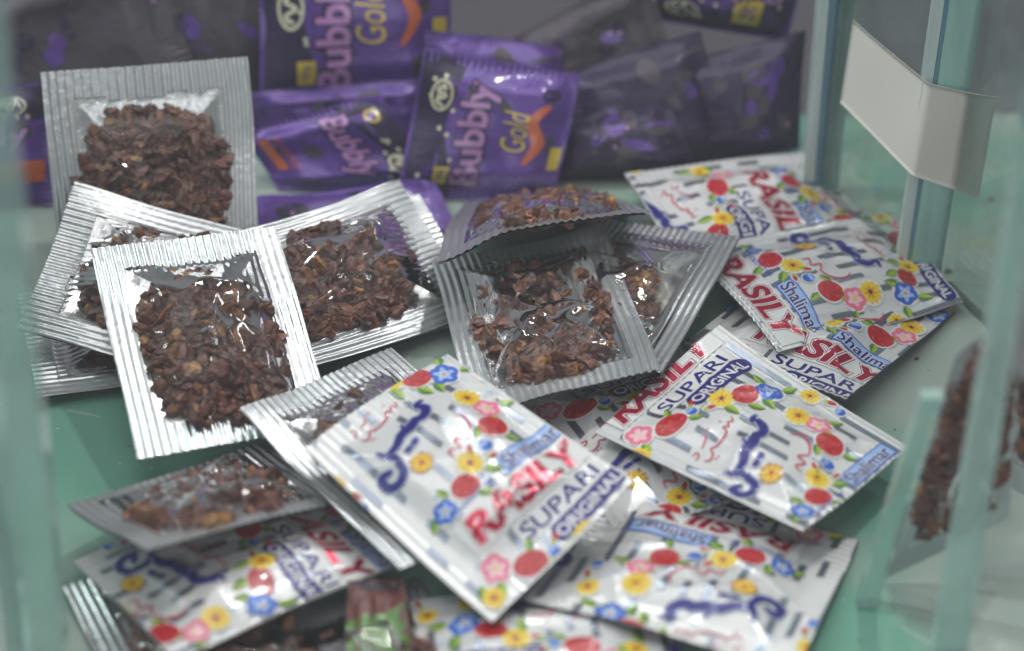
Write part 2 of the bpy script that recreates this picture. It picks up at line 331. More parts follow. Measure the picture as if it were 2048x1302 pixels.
def bake(art, g=1.0):
    """cut the artwork along a g-millimetre grid so that it can follow a curved film"""
    bm = bmesh.new(); mats = []
    def mi(m):
        if m not in mats: mats.append(m)
        return mats.index(m)
    for pts, m, ly in art.p:
        vs = [bm.verts.new((x, y, ly)) for x, y in pts]
        try: f = bm.faces.new(vs); f.material_index = mi(m)
        except ValueError: pass
    for vv, ff, m, ly in art.t:
        vs = [bm.verts.new((x, y, ly)) for x, y in vv]
        for q in ff:
            try: f = bm.faces.new([vs[i] for i in q]); f.material_index = mi(m)
            except ValueError: pass
    xs = [v.co.x for v in bm.verts]; ys = [v.co.y for v in bm.verts]
    for k in range(math.ceil(min(xs) / g), math.floor(max(xs) / g) + 1):
        bmesh.ops.bisect_plane(bm, geom=bm.verts[:] + bm.edges[:] + bm.faces[:], dist=1e-6, plane_co=(k * g, 0, 0), plane_no=(1, 0, 0))
    for k in range(math.ceil(min(ys) / g), math.floor(max(ys) / g) + 1):
        bmesh.ops.bisect_plane(bm, geom=bm.verts[:] + bm.edges[:] + bm.faces[:], dist=1e-6, plane_co=(0, k * g, 0), plane_no=(0, 1, 0))
    bmesh.ops.triangulate(bm, faces=bm.faces[:])
    bm.verts.index_update()
    V = np.array([v.co[:] for v in bm.verts]); F = np.array([[v.index for v in f.verts] for f in bm.faces]); Mi = np.array([f.material_index for f in bm.faces]); bm.free()
    # all faces wind the same way: +y is down, seen from the front
    a, b, c = V[F[:, 0]], V[F[:, 1]], V[F[:, 2]]
    ar = (b[:, 0] - a[:, 0]) * (c[:, 1] - a[:, 1]) - (b[:, 1] - a[:, 1]) * (c[:, 0] - a[:, 0])
    F[ar > 0] = F[ar > 0][:, ::-1]
    return V, F, Mi, mats

def leaf(A, x, y, l, ang, ly=3):
    l *= 1.35; c, s_ = math.cos(ang), math.sin(ang)
    f = lambda a, b: (x + a * c - b * s_, y + a * s_ + b * c)
    top = [f(l * t, l * .26 * math.sin(math.pi * t ** .8)) for t in [k / 8 for k in range(9)]]
    bot = [f(l * t, -l * .26 * math.sin(math.pi * t ** .8)) for t in [k / 8 for k in range(8, -1, -1)]]
    A.poly(top + bot[1:-1], 'lgreen', ly); A.poly([f(l * t, .0) for t in (0, .5, 1)] + top[::-1][1:-1], 'green', ly + .4)
    A.stroke([f(0, 0), f(l * .9, 0)], .14, 'lgreen', ly + .7, sub=1)
def petals(A, x, y, r, n, mat, ly, wr=.42, rot=0, inner=.55):
    for k in range(n):
        a = rot + 6.2832 * k / n; A.ell(x + math.cos(a) * r * inner, y + math.sin(a) * r * inner, r * (1 - inner), r * wr, mat, ly + .02 * (k % 5), ang=a, n=12)
def yellow(A, x, y, r=3.4, rot=0):
    r *= 1.18
    A.ell(x, y, r * 1.14, r * 1.08, 'halo', 2); petals(A, x, y, r, 11, 'yellow', 4, .22, rot, .55)
    petals(A, x, y, r * .55, 7, 'orange', 4.4, .16, rot + .3, .5); A.ell(x, y, r * .2, r * .17, 'brown', 4.7, n=10)
def rose(A, x, y, rx=4, ry=3, ang=0):
    rx *= 1.12; ry *= 1.2
    A.ell(x, y, rx + .7, ry + .7, 'halo', 2, ang); A.ell(x, y, rx, ry, 'red', 4, ang, 22)
    for k in range(5):
        a = k * 1.25; c, s_ = math.cos(a), math.sin(a)
        A.stroke([(x + rx * .75 * c, y + ry * .75 * s_), (x + rx * .5 * math.cos(a + .5), y + ry * .5 * math.sin(a + .5)), (x + rx * .28 * math.cos(a + 1.1), y + ry * .28 * math.sin(a + 1.1))], [.1, .42, .1], 'dred', 4.4, sub=3)
        A.stroke([(x + rx * .85 * math.cos(a + .6), y + ry * .85 * math.sin(a + .6)), (x + rx * .62 * math.cos(a + 1), y + ry * .62 * math.sin(a + 1))], [.1, .25], 'pink', 4.5, sub=2)
def blueflower(A, x, y, r=3.8, rot=0):
    r *= 1.15
    A.ell(x, y, r * 1.12, r * 1.12, 'halo', 2); A.ell(x, y, r * .7, r * .7, 'blue', 4); petals(A, x, y, r, 5, 'blue', 4, .52, rot, .5); petals(A, x, y, r * .72, 5, 'lblue', 4.35, .24, rot, .52)
    petals(A, x, y, r * .42, 5, 'halo', 4.5, .12, rot + .6, .4); A.ell(x, y, r * .15, r * .15, 'orange', 4.7, n=8)
def pinkflower(A, x, y, r=3.3, rot=0):
    r *= 1.18
    A.ell(x, y, r * 1.12, r * 1.12, 'halo', 2); A.ell(x, y, r * .7, r * .7, 'pink', 4); petals(A, x, y, r, 5, 'pink', 4, .52, rot, .5); petals(A, x, y, r * .7, 5, 'palepink', 4.35, .34, rot, .45)
    petals(A, x, y, r * .34, 6, 'yellow', 4.6, .14, rot, .3)
def tulip(A, x, y, r=1.8):
    A.ell(x, y, r + .5, r + .5, 'halo', 2); A.ell(x, y, r, r, 'blue', 4)
    for k in range(3): A.ell(x - r * .5 + k * r * .5, y - r * .4, r * .28, r * .42, 'lblue', 4.4, n=8)
def bud(A, x, y, ang, l=2.4):
    A.ell(x, y, l + .4, l * .42 + .4, 'halo', 2, ang); A.ell(x, y, l * .85, l * .36, 'red', 4, ang); A.ell(x - l * .6 * math.cos(ang), y - l * .6 * math.sin(ang), l * .4, l * .3, 'lgreen', 4.3, ang, 10)
def sunburst(A, x, y, r=3.6):
    pts = []
    for k in range(26): a = 6.2832 * k / 26; q = r * (1.12 if k % 2 else .74); pts.append((x + q * math.cos(a), y + q * .85 * math.sin(a)))
    A.poly(pts, 'swirl', 3.6); petals(A, x, y, r * .9, 12, 'yellow', 4, .17, 0, .5)
    for k in range(5): a = k * 1.26; A.ell(x + r * .4 * math.cos(a), y + r * .35 * math.sin(a), r * .15, r * .11, 'orange', 4.4, n=8)
    A.ell(x, y, r * .22, r * .18, 'red', 4.6, n=10)
def tendril(A, x, y, s_=1., fl=1):
    A.stroke([(x, y), (x + 1.6 * s_, y - 1.5 * s_ * fl), (x + 3 * s_, y - .6 * s_ * fl), (x + 2.3 * s_, y + .5 * s_ * fl), (x + 1.6 * s_, y - .2 * s_ * fl)], .22, 'lblue', 3, sub=4)

UP, VP = 62, 79          # repeat of the printed web in millimetres
def sachet_tile():
    A = Art(); rnd = random.Random(4)
    x = 2.0; i = 0
    while x < UP - .8:
        y = rnd.uniform(0, 9)
        while y < VP - 3:
            l = rnd.choice([8, 12, 18, 26]); l = min(l, VP - 1.2 - y)
            if l < 3: break
            A.poly([(x, y + .6), (x + 2.0, y), (x + 2.0, y + l), (x, y + l + .6)], 'silver', 1); y += l + rnd.uniform(7, 20)
        x += 6.3
    T = lambda u, v: (58 * u, 76 * v)
    # lettering
    X, Y = T(.50, -.055)
    A.poly([(X - 24, Y - 5.5), (X + 24, Y - 5.5), (X + 24, Y + 5.4), (X - 24, Y + 5.4)], 'halo', 1.5)
    A.text('RASILY', X, Y, 44, 8.6, 'crimson', 5, .035, 0, .15, [(.045, 'crimson'), (.028, 'halo')])
    X, Y = T(.70, -.175); A.poly([(X - 12, Y - 2.6), (X - 9, Y - 3.5), (X + 12, Y - 3.3), (X + 12.2, Y + 2.9), (X - 12, Y + 2.9)], 'blue', 2)
    A.poly([(X - 11.5, Y - 2.2), (X - 8.8, Y - 3.0), (X + 11.5, Y - 2.8), (X + 11.7, Y + 2.4), (X - 11.5, Y + 2.4)], 'lblue', 2.6)
    A.text('Shalimar', X, Y - .2, 21.5, 4.6, 'navy', 5, .018, 0, 0, [(.03, 'halo')])
    X, Y = T(.28, -.155); A.text('PRODUCT OF', X, Y, 15, 1.5, 'blue', 5, .005)
    X, Y = T(.57, .068); A.poly([(X - 17, Y - 3.2), (X + 17, Y - 3.2), (X + 17, Y + 3.2), (X - 17, Y + 3.2)], 'halo', 1.5)
    A.text('SUPARI', X, Y, 30, 4.7, 'navy', 5, .012)
    X, Y = T(.66, .155)
    rr = 3.1; w2 = 14.5
    A.poly([(X + sx * (w2 - rr) + rr * math.cos(a), Y + rr * math.sin(a)) for sx, a0 in ((1, -1.5708), (-1, 1.5708)) for a in [a0 + 3.1416 * k / 8 for k in range(9)]], 'navy', 3.5)
    A.text('ORIGINAL', X, Y, 25.5, 3.9, 'halo', 5, .02)
    # garland of flowers
    leaf(A, *T(.0, .10), 4, 2.4); leaf(A, *T(.07, .135), 4.5, 2.2); leaf(A, *T(.18, .12), 4, .9)
    pinkflower(A, *T(.10, .09), 3.6, .3); rose(A, *T(.235, .165), 4.6, 3.2, .3)
    yellow(A, *T(-.01, .165), 2.9, .5); leaf(A, *T(-.04, .20), 4, 1.4); leaf(A, *T(.27, .13), 3.6, -.8); leaf(A, *T(.30, .205), 3.6, .7)
    leaf(A, *T(.60, .67), 3.8, 2.6); leaf(A, *T(.66, .76), 3.6, 1.2); leaf(A, *T(.19, .82), 3.4, -1.8)
    tulip(A, *T(.36, .19)); bud(A, *T(.415, .155), -.5); bud(A, *T(.44, .235), .3); A.stroke([T(.38, .21), T(.46, .205), T(.52, .22)], .3, 'lgreen', 3.2)
    leaf(A, *T(.50, .27), 4.4, 1.6); yellow(A, *T(.535, .235), 3.6); leaf(A, *T(.60, .33), 4.3, 1.3); leaf(A, *T(.70, .35), 4.6, 1.9)
    rose(A, *T(.645, .29), 4.1, 3.1, .2); leaf(A, *T(.80, .30), 4.6, -1.2); leaf(A, *T(.84, .37), 4.4, .3); blueflower(A, *T(.765, .345), 4.0, .2); tendril(A, *T(.84, .29))
    # side garland
    yellow(A, *T(.715, .515), 3.7, .3); leaf(A, *T(.74, .63), 4.4, 2.3); leaf(A, *T(.80, .62), 4.2, .4); pinkflower(A, *T(.735, .605), 3.6); tendril(A, *T(.80, .55))
    rose(A, *T(.655, .70), 3.9, 3.6, 0); tulip(A, *T(.53, .755), 2.1); bud(A, *T(.45, .735), -.9); bud(A, *T(.50, .81), .2, 2.1)
    yellow(A, *T(.395, .775), 3.5, .1); leaf(A, *T(.42, .83), 4.2, .6); rose(A, *T(.285, .835), 3.9, 3.1, .2); leaf(A, *T(.30, .885), 4, .9)
    leaf(A, *T(.10, .83), 4, 2.6); blueflower(A, *T(.13, .845), 3.1, .5)
    # small flowers on the far side of the web
    yellow(A, *T(.93, .46), 2.9); bud(A, *T(.97, .54), 1.2); tulip(A, *T(.95, .60), 1.7)
    # sunburst and calligraphy
    sunburst(A, *T(.235, .645), 3.8)
    def callig(dx, dy, k, m_out, m_in):
        P = lambda *q: [(dx + a * k, dy + b * k) for a, b in q]
        for w_, mt, ly in ((1.15, 'halo', 3.0), (.72, m_out, 3.3), (.30, 'lblue', 3.5), (0, m_in, 3.8)):
            A.stroke(P((4, 6), (1.2, 5.2), (.6, 8.5), (3.5, 10.2), (6.6, 9), (7.3, 6.2)), [1.2 + w_, 2.2 + w_, 2.4 + w_, 2.0 + w_, 2.2 + w_, 1.7 + w_], mt, ly)
            A.stroke(P((7.3, 7.5), (7.8, 3.8), (6.2, 1.6), (5.6, -.6)), [1.4 + w_, 2.0 + w_, 1.6 + w_, .8 + w_], mt, ly + .05)
            A.stroke(P((6.4, 2.2), (11, 1.6), (15, -.4), (19, -.8), (22.5, -2.2)), [1.3 + w_, 2.1 + w_, 2.7 + w_, 3.3 + w_, 2.7 + w_], mt, ly + .1)
            A.stroke(P((22, -2), (25.4, -1.6), (28, -4.2), (27.2, -7), (29.8, -7.6)), [2.8 + w_, 2.7 + w_, 2.8 + w_, 2.0 + w_, .8 + w_], mt, ly + .12)
            A.stroke(P((17, -1), (18.2, -3.6)), [1.6 + w_, .6 + w_], mt, ly + .14)
            A.stroke(P((12, 5.2), (13.4, 5)), [1.5 + w_, 1.5 + w_], mt, ly + .1); A.stroke(P((15, 4.6), (16.4, 4.2)), [1.5 + w_, 1.5 + w_], mt, ly + .1)
    callig(*T(.03, .50), 1.0, 'navy', 'navy')
    def script(dx, dy, k=1.):
        P = lambda *q: [(dx + a * k, dy + b * k) for a, b in q]
        A.stroke(P((0, 4), (1, 5.2), (3, 4.6), (4, 3), (5.5, 4), (9, 3.8), (12, 2.6), (12.6, .8), (14.4, 1.6), (15.4, .4), (17, 1.2), (18, -.4)), [.3, .5, .6, .4, .5, .6, .6, .4, .6, .4, .5, .3], 'script', 4)
        A.stroke(P((3, .6), (6, -.4), (7, -2)), [.3, .5, .3], 'script', 4); A.stroke(P((-1, 1.6), (.6, 1.4), (1.2, .2), (-.2, -.2)), [.3, .45, .4, .3], 'script', 4)
        for a, b in ((8, -1.8), (9, -2), (14, -1.4), (2, 6.4), (3, 6.6)): A.ell(dx + a * k, dy + b * k, .33, .33, 'script', 4, n=8)
    script(*T(.14, .335))
    A.stroke([T(.56, .56), T(.59, .60), T(.555, .655), T(.49, .685)], [.3, .7, .8, .3], 'script', 4)
    A.stroke([T(.49, .68), T(.44, .66), T(.43, .70), T(.37, .685), T(.36, .72)], [.4, .7, .6, .6, .3], 'script', 4)
    for a, b in ((.40, .735), (.42, .74), (.45, .735)): A.ell(*T(a, b), .35, .35, 'script', 4, n=8)
    return bake(A)
TILE = sachet_tile()

# ------------------------------------------------------------------ sachets
def border_profile(u, v, mu, mt, mb, seed):
    """0 on the sealed border, rising to 1 in the middle"""
    wob = .010 * snoise(u, v, seed, 16)
    du = np.minimum(u - mu, 1 - mu - u) + wob; dv = np.minimum(v - mt, 1 - mb - v) + wob
    return du, dv
def clear_sachet(name, key, label, seed, bu=0, bv=0, curls=(), und=.7, bulge=5.2, n_nuts=330, fill=(.5, .54, .355, .365), ridges=24, tone=1.):
    rc = random.Random(seed * 7); curls = tuple(curls) + tuple((a, b, rc.uniform(-.6, 1.8), .35) for a in (0, 1) for b in (0, 1))
    s = Surf(CORNERS[key], seed, bu, bv, curls, und); c = s.Q.mean(0); c[2] = s.Q[:, 2].min()
    root = empty(name, c); tag(root, label, 'sachet', 'nut sachets heaped in the glass case')
    mu, mt, mb = .145, .125, .135
    nu, nv = 170, 60; U, V = np.meshgrid(np.linspace(0, 1, nu), np.linspace(0, 1, nv), indexing='ij'); u, v = U.ravel(), V.ravel()
    rs = np.random.RandomState(seed)
    du, dv = border_profile(u, v, mu, mt, mb, seed)
    ins = np.minimum(du, dv)
    phase = phase_at(u, v, ridges, seed)
    cr = np.sin(phase); amp = (.42 + .10 * snoise(u, v, seed + 2, 7)) * (.35 + .65 * sstep(-.8, .6, snoise(u, v, seed + 61, 9)))
    h = .62 * amp * cr + .16 * snoise(u, v, seed + 3, 12)
    keep = ins < .012
    E = .0015 * (np.random.RandomState(seed + 4).rand(len(u)) - .5)
    uu = u + np.where((u < .001) | (u > .999), 0, 0); vv = v + np.where((v < .001) | (v > .999), E * 3, 0)
    P = s.at(uu, vv, h)
    F = grid_faces(nu, nv, keep); Pc, Fc = compact(P, F)
    mesh_obj('seal_border', Pc, Fc[:, ::-1], ['foil'], root, origin=c)
    # back film
    n2 = 60; U2, V2 = np.meshgrid(np.linspace(0, 1, n2), np.linspace(0, 1, n2), indexing='ij'); a, b = U2.ravel(), V2.ravel()
    d1, d2 = border_profile(a, b, mu, mt, mb, seed); e = sstep(0, .16, np.minimum(d1, d2))
    hb = -.75 - 2.4 * e + .35 * e * snoise(a, b, seed + 11, 22)
    mesh_obj('back_film', s.at(a, b, hb), grid_faces(n2, n2)[:, ::-1], ['foil_in'], root, origin=c)
    # clear window
    n3 = 120; U3, V3 = np.meshgrid(np.linspace(mu - .03, 1 - mu + .03, n3), np.linspace(mt - .03, 1 - mb + .03, n3), indexing='ij'); a, b = U3.ravel(), V3.ravel()
    d1, d2 = border_profile(a, b, mu, mt, mb, seed); dm = np.minimum(d1, d2)
    e = sstep(-.01, .20, dm) ** .8
    h3 = .55 + bulge * e * (.85 + .15 * snoise(a, b, seed + 21, 5))
    h3 += .42 * sstep(0, .05, dm) * snoise(a, b, seed + 22, 13) + .05 * sstep(0, .03, dm) * snoise(a, b, seed + 23, 40)
    for k in range(8):                                   # folds in the clear film
        cx_, cy_, an, ln = rs.uniform(.22, .78), rs.uniform(.2, .8), rs.uniform(0, 3.14), rs.uniform(.12, .32)
        x_ = (a - cx_) * math.cos(an) + (b - cy_) * math.sin(an); y_ = -(a - cx_) * math.sin(an) + (b - cy_) * math.cos(an) + .25 * x_ * x_ / ln + .012 * np.sin(x_ * 30 + k)
        h3 += rs.uniform(.7, 1.5) * 1.25 * np.exp(-np.sqrt(y_ ** 2 + .00006) / .028) * np.exp(-(x_ / ln) ** 2) * sstep(0, .06, dm)
    h3 += .22 * np.exp(-np.clip(dm, 0, 1) / .05) * np.sin(phase_at(a, b, ridges, seed)) * (dm > -.02)
    mesh_obj('clear_window', s.at(a, b, h3), grid_faces(n3, n3)[:, ::-1], ['film'], root, origin=c)
    # chopped nut filling
    fu, fv, ru, rv = fill
    Vs, Fs, Cs = [], [], []
    nb = 0
    for k in range(n_nuts):
        while True:
            x_, y_ = rs.uniform(-1, 1, 2)
            if abs(x_) ** 2.6 + abs(y_) ** 2.6 < 1: break
        a_, b_ = fu + x_ * ru, fv + y_ * rv
        q = 1 - (abs(x_) ** 2.4 + abs(y_) ** 2.4)
        hh = -1.4 + rs.uniform(0, 1) ** .55 * (bulge * .84 + 1.2) * (.34 + .66 * q)
        r = 1.9 + 2.6 * rs.rand() ** 2
        sh = SHARD + .26 * rs.randn(len(SHARD), 3) * (.55)
        sh = sh * np.array([1, rs.uniform(.5, .95), rs.uniform(.28, .6)]) * r * .001
        q4 = rs.randn(4); q4 /= np.linalg.norm(q4); w_, i_, j_, k_ = q4
        R = np.array([[1 - 2 * (j_ * j_ + k_ * k_), 2 * (i_ * j_ - k_ * w_), 2 * (i_ * k_ + j_ * w_)], [2 * (i_ * j_ + k_ * w_), 1 - 2 * (i_ * i_ + k_ * k_), 2 * (j_ * k_ - i_ * w_)], [2 * (i_ * k_ - j_ * w_), 2 * (j_ * k_ + i_ * w_), 1 - 2 * (i_ * i_ + j_ * j_)]])
        p = s.at(np.array([a_]), np.array([b_]), np.array([hh]))[0]
        Vs.append(sh @ R.T + p); Fs.append(SHARD_F + nb); nb += len(SHARD)
        t = rs.rand()
        col = np.array([.150, .062, .044]) if t < .55 else np.array([.085, .038, .030]) if t < .78 else np.array([.22, .092, .046]) if t < .94 else np.array([.36, .18, .065])
        Cs.append(np.tile(np.append(col * rs.uniform(.75, 1.25) * tone, 1), (len(SHARD_F), 1)))
    nm = 54; Um, Vm = np.meshgrid(np.linspace(fu - ru, fu + ru, nm), np.linspace(fv - rv, fv + rv, nm), indexing='ij'); a, b = Um.ravel(), Vm.ravel()
    q = 1 - (np.abs((a - fu) / ru) ** 2.6 + np.abs((b - fv) / rv) ** 2.6); qc = np.clip(q, 0, 1)
    hm = -1.9 + (bulge * .62 + 1.2) * qc ** .45 + .45 * np.sqrt(qc) * rs.randn(len(a)) + .3 * snoise(a, b, seed + 41, 30) * qc
    Fm = grid_faces(nm, nm, q > .04)[:, ::-1]; Pm, Fm = compact(s.at(a, b, hm), Fm)
    Fm = np.concatenate([Fm[:, [0, 1, 2]], Fm[:, [0, 2, 3]]]); Vs.append(Pm); Fs.append(Fm + nb); nb += len(Pm)
    Cs.append(np.concatenate([np.clip(np.array([[.11, .048, .036]]) * rs.uniform(.5, 1.5, (len(Fm), 1)) * tone, 0, 1), np.ones((len(Fm), 1))], 1))
    o = mesh_obj('nut_filling', np.concatenate(Vs), np.concatenate(Fs), ['nut'], root, smooth=False, origin=c)
    o['kind'] = 'stuff'
    at = o.data.attributes.new('tint', 'FLOAT_COLOR', 'FACE'); at.data.foreach_set('color', np.concatenate(Cs).astype(np.float32).ravel())
    return root
def phase_at(u, v, ridges, seed): return u * ridges * 6.2832 + .9 * snoise(u, v, seed + 9, 6)
def shard():
    bm = bmesh.new(); bmesh.ops.create_icosphere(bm, subdivisions=2, radius=1)
    V = np.array([v.co[:] for v in bm.verts]); F = np.array([[v.index for v in f.verts] for f in bm.faces]); bm.free()
    return V, F
SHARD, SHARD_F = shard()

def print_on(s, tile, hfun, mats, shift, w, h, rep=(range(-2, 3), range(-2, 3)), per=(UP, VP), lift=.15):
    """lays the repeating artwork on the film s; returns vertices, faces and material indices"""
    V, F, Mi, tm = tile; Vo, Fo, Mo = [], [], []; nb = 0
    mp = np.array([mats.index(m) if m in mats else (mats.append(m) or len(mats) - 1) for m in tm])
    for i in rep[0]:
        for j in rep[1]:
            W = V.copy(); W[:, 0] += shift[0] + i * per[0]; W[:, 1] += shift[1] + j * per[1]
            cc = W[F].mean(1); k = (cc[:, 0] > .0) & (cc[:, 0] < math.floor(w)) & (cc[:, 1] > 0) & (cc[:, 1] < math.floor(h))
            if not k.any(): continue
            Wc, Fc = compact(W, F[k])
            u, v = Wc[:, 0] / w, Wc[:, 1] / h
            Vo.append(s.at(u, v, hfun(u, v) + lift + .022 * Wc[:, 2])); Fo.append(Fc + nb); nb += len(Wc); Mo.append(mp[Mi[k]])
    return (np.concatenate(Vo), np.concatenate(Fo), np.concatenate(Mo)) if Vo else None
def printed_sachet(name, key, label, seed, shift=(0, 0), bu=0, bv=0, curls=(), und=.8, bulge=3.4, horiz=False, wr=1.):
    s = Surf(CORNERS[key], seed, bu, bv, curls, und); c = s.Q.mean(0); c[2] = s.Q[:, 2].min()
    root = empty(name, c); tag(root, label, 'sachet', 'nut sachets heaped in the glass case')
    rs = np.random.RandomState(seed)
    folds = [(rs.uniform(.15, .85), rs.uniform(.15, .85), rs.uniform(0, 3.14), rs.uniform(.15, .4), rs.uniform(.35, .85), rs.uniform(-.6, .6)) for k in range(9)]
    def H(u, v, cr=1.):
        du, dv = np.minimum(u, 1 - u), np.minimum(v, 1 - v)
        e = sstep(.09, .30, np.minimum(du, dv * 1.0))
        h = bulge * e + wr * (.44 * snoise(u, v, seed + 1, 8) * (.4 + .6 * e) + .15 * e * snoise(u, v, seed + 2, 24))
        x = v if horiz else u
        bd = 1 - sstep(.085, .12, np.minimum(du, dv))
        h = h + bd * (.17 if cr else 0) * np.sin(x * (26 if horiz else 20) * 6.2832)
        for cx_, cy_, an, ln, am, cv in folds:
            X = (u - cx_) * math.cos(an) + (v - cy_) * math.sin(an); Y = -(u - cx_) * math.sin(an) + (v - cy_) * math.cos(an) + cv * X * X
            h = h + wr * am * np.exp(-np.abs(Y) / .022) * np.exp(-(X / ln) ** 2)
        return h
    n = 110; U, V = np.meshgrid(np.linspace(0, 1, n), np.linspace(0, 1, n), indexing='ij'); u, v = U.ravel(), V.ravel()
    mats = ['white']; P0 = s.at(u, v, H(u, v)); F0 = grid_faces(n, n)[:, ::-1]
    r = print_on(s, TILE, lambda a, b: H(a, b, 0) + .10, mats, shift, s.w, s.h)
    faces = F0.tolist(); mi = [0] * len(F0)
    P = np.concatenate([P0, r[0]]); faces += (r[1] + len(P0)).tolist(); mi += r[2].tolist()
    mesh_obj('printed_front', P, faces, mats, root, midx=mi, origin=c)
    n2 = 50; U, V = np.meshgrid(np.linspace(0, 1, n2), np.linspace(0, 1, n2), indexing='ij'); u, v = U.ravel(), V.ravel()
    e = sstep(.09, .30, np.minimum(np.minimum(u, 1 - u), np.minimum(v, 1 - v)))
    mesh_obj('back_film', s.at(u, v, -.45 - 1.6 * e + .3 * e * snoise(u, v, seed + 11, 20)), grid_faces(n2, n2), ['foil'], root, origin=c)
    return root
# ------------------------------------------------------------------ setting
def box(V8): return np.array(V8), [[0, 3, 2, 1], [4, 5, 6, 7], [0, 1, 5, 4], [1, 2, 6, 5], [2, 3, 7, 6], [3, 0, 4, 7]]
def slab(name, x0, x1, y0, y1, z0, z1, mats, parent=None, origin=(0, 0, 0)):
    V, F = box([(x0, y0, z0), (x1, y0, z0), (x1, y1, z0), (x0, y1, z0), (x0, y0, z1), (x1, y0, z1), (x1, y1, z1), (x0, y1, z1)])
    return mesh_obj(name, V, F, mats, parent, smooth=False, origin=origin)
o = slab('shelf', -.24, .185, -.40, .125, -.006, 0, ['shelf']); tag(o, 'green tinted glass shelf with dust and scratches under the sachets', kind='structure')
o = slab('backdrop', -1.2, 1.2, .45, .47, -.5, .6, ['wall']); tag(o, 'dim grey green background behind the case', kind='structure')
o = slab('counter', -.9, .9, -.45, .40, -.10, -.08, ['counter']); tag(o, 'pale counter below the glass shelf', kind='structure')

def pane(name, a, b, th, z0, z1, mats, parent, lean=(0, 0), origin=(0, 0, 0), lean2=None):
    """an upright box between floor points a and b, th thick"""
    a, b = np.array(a), np.array(b); d = (b - a) / np.linalg.norm(b - a); n = np.array([-d[1], d[0]]) * th / 2; l = np.array(lean)
    bot = [a - n, b - n, b + n, a + n]
    tl = [l, l if lean2 is None else np.array(lean2)] ; tl = [tl[0], tl[1], tl[1], tl[0]]
    V, F = box([(p[0], p[1], z0) for p in bot] + [(p[0] + q[0], p[1] + q[1], z1) for p, q in zip(bot, tl)])
    return mesh_obj(name, V, F, mats, parent, smooth=False, origin=origin)
case = empty('display_case', (0, 0, 0)); tag(case, 'greenish clear glass display case with pale teal pane edges', 'display case')
pane('side_pane', (.1075, .0720), (.1300, .0330), .004, .0005, .24, ['glass'], case)
pane('side_pane', (.1425, .0230), (.1640, -.0240), .004, .0005, .24, ['glass'], case)
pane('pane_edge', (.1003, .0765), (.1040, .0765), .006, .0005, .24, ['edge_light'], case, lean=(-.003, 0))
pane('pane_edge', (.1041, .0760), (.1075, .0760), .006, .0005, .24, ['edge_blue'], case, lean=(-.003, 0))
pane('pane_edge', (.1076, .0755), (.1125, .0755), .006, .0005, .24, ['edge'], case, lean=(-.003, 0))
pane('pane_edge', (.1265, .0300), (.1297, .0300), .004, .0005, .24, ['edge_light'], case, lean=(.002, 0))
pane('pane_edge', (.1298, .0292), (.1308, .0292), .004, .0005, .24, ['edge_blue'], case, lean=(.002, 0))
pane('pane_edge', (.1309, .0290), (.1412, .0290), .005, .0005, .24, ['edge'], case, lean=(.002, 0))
pane('front_post', (.1125, -.1450), (.1215, -.1450), .006, .0005, .20, ['edge_soft'], case, lean=(.0015, 0), lean2=(-.0035, 0))
pane('front_post', (-.1292, -.1480), (-.1190, -.1480), .008, .0005, .30, ['edge_soft'], case, lean=(.016, 0))
pane('front_post', (-.1345, -.1460), (-.1294, -.1460), .008, .0005, .30, ['edge_soft'], case, lean=(.016, 0))
pane('side_pane', (-.1330, -.1400), (-.1900, .0700), .004, .0005, .24, ['glass'], case)
o = pane('glass_strip', (-.0028, 0), (.0028, 0), .004, .0005, .0755, ['edge_soft'], None, lean=(.0095, 0), origin=(0, 0, 0)); o.location = (.0978, -.1250, 0)
tag(o, 'short frosted teal glass strip leaning at the right, in front of the upright sachet', 'glass strip')

# paper sticker wrapped over the pane edge
def sheet(name, Q, mats, seed, label, cat, und=.5, th=.25):
    s = Surf(Q, seed, und=und); c = np.array(s.Q).mean(0); n = 24
    U, V = np.meshgrid(np.linspace(0, 1, n), np.linspace(0, 1, n), indexing='ij'); u, v = U.ravel(), V.ravel()
    P = np.concatenate([s.at(u, v, np.full(len(u), th)), s.at(u, v, np.full(len(u), 0.))]); F = grid_faces(n, n)
    # rim joins the two faces
    idx = np.arange(n * n).reshape(n, n); ring = list(idx[:, 0]) + list(idx[-1, 1:]) + list(idx[-2::-1, -1]) + list(idx[0, -2:0:-1])
    R = [[ring[i], ring[(i + 1) % len(ring)], ring[(i + 1) % len(ring)] + n * n, ring[i] + n * n] for i in range(len(ring))]
    o = mesh_obj(name, P, F[:, ::-1].tolist() + (F + n * n).tolist() + R, mats, origin=c); tag(o, label, cat); return o

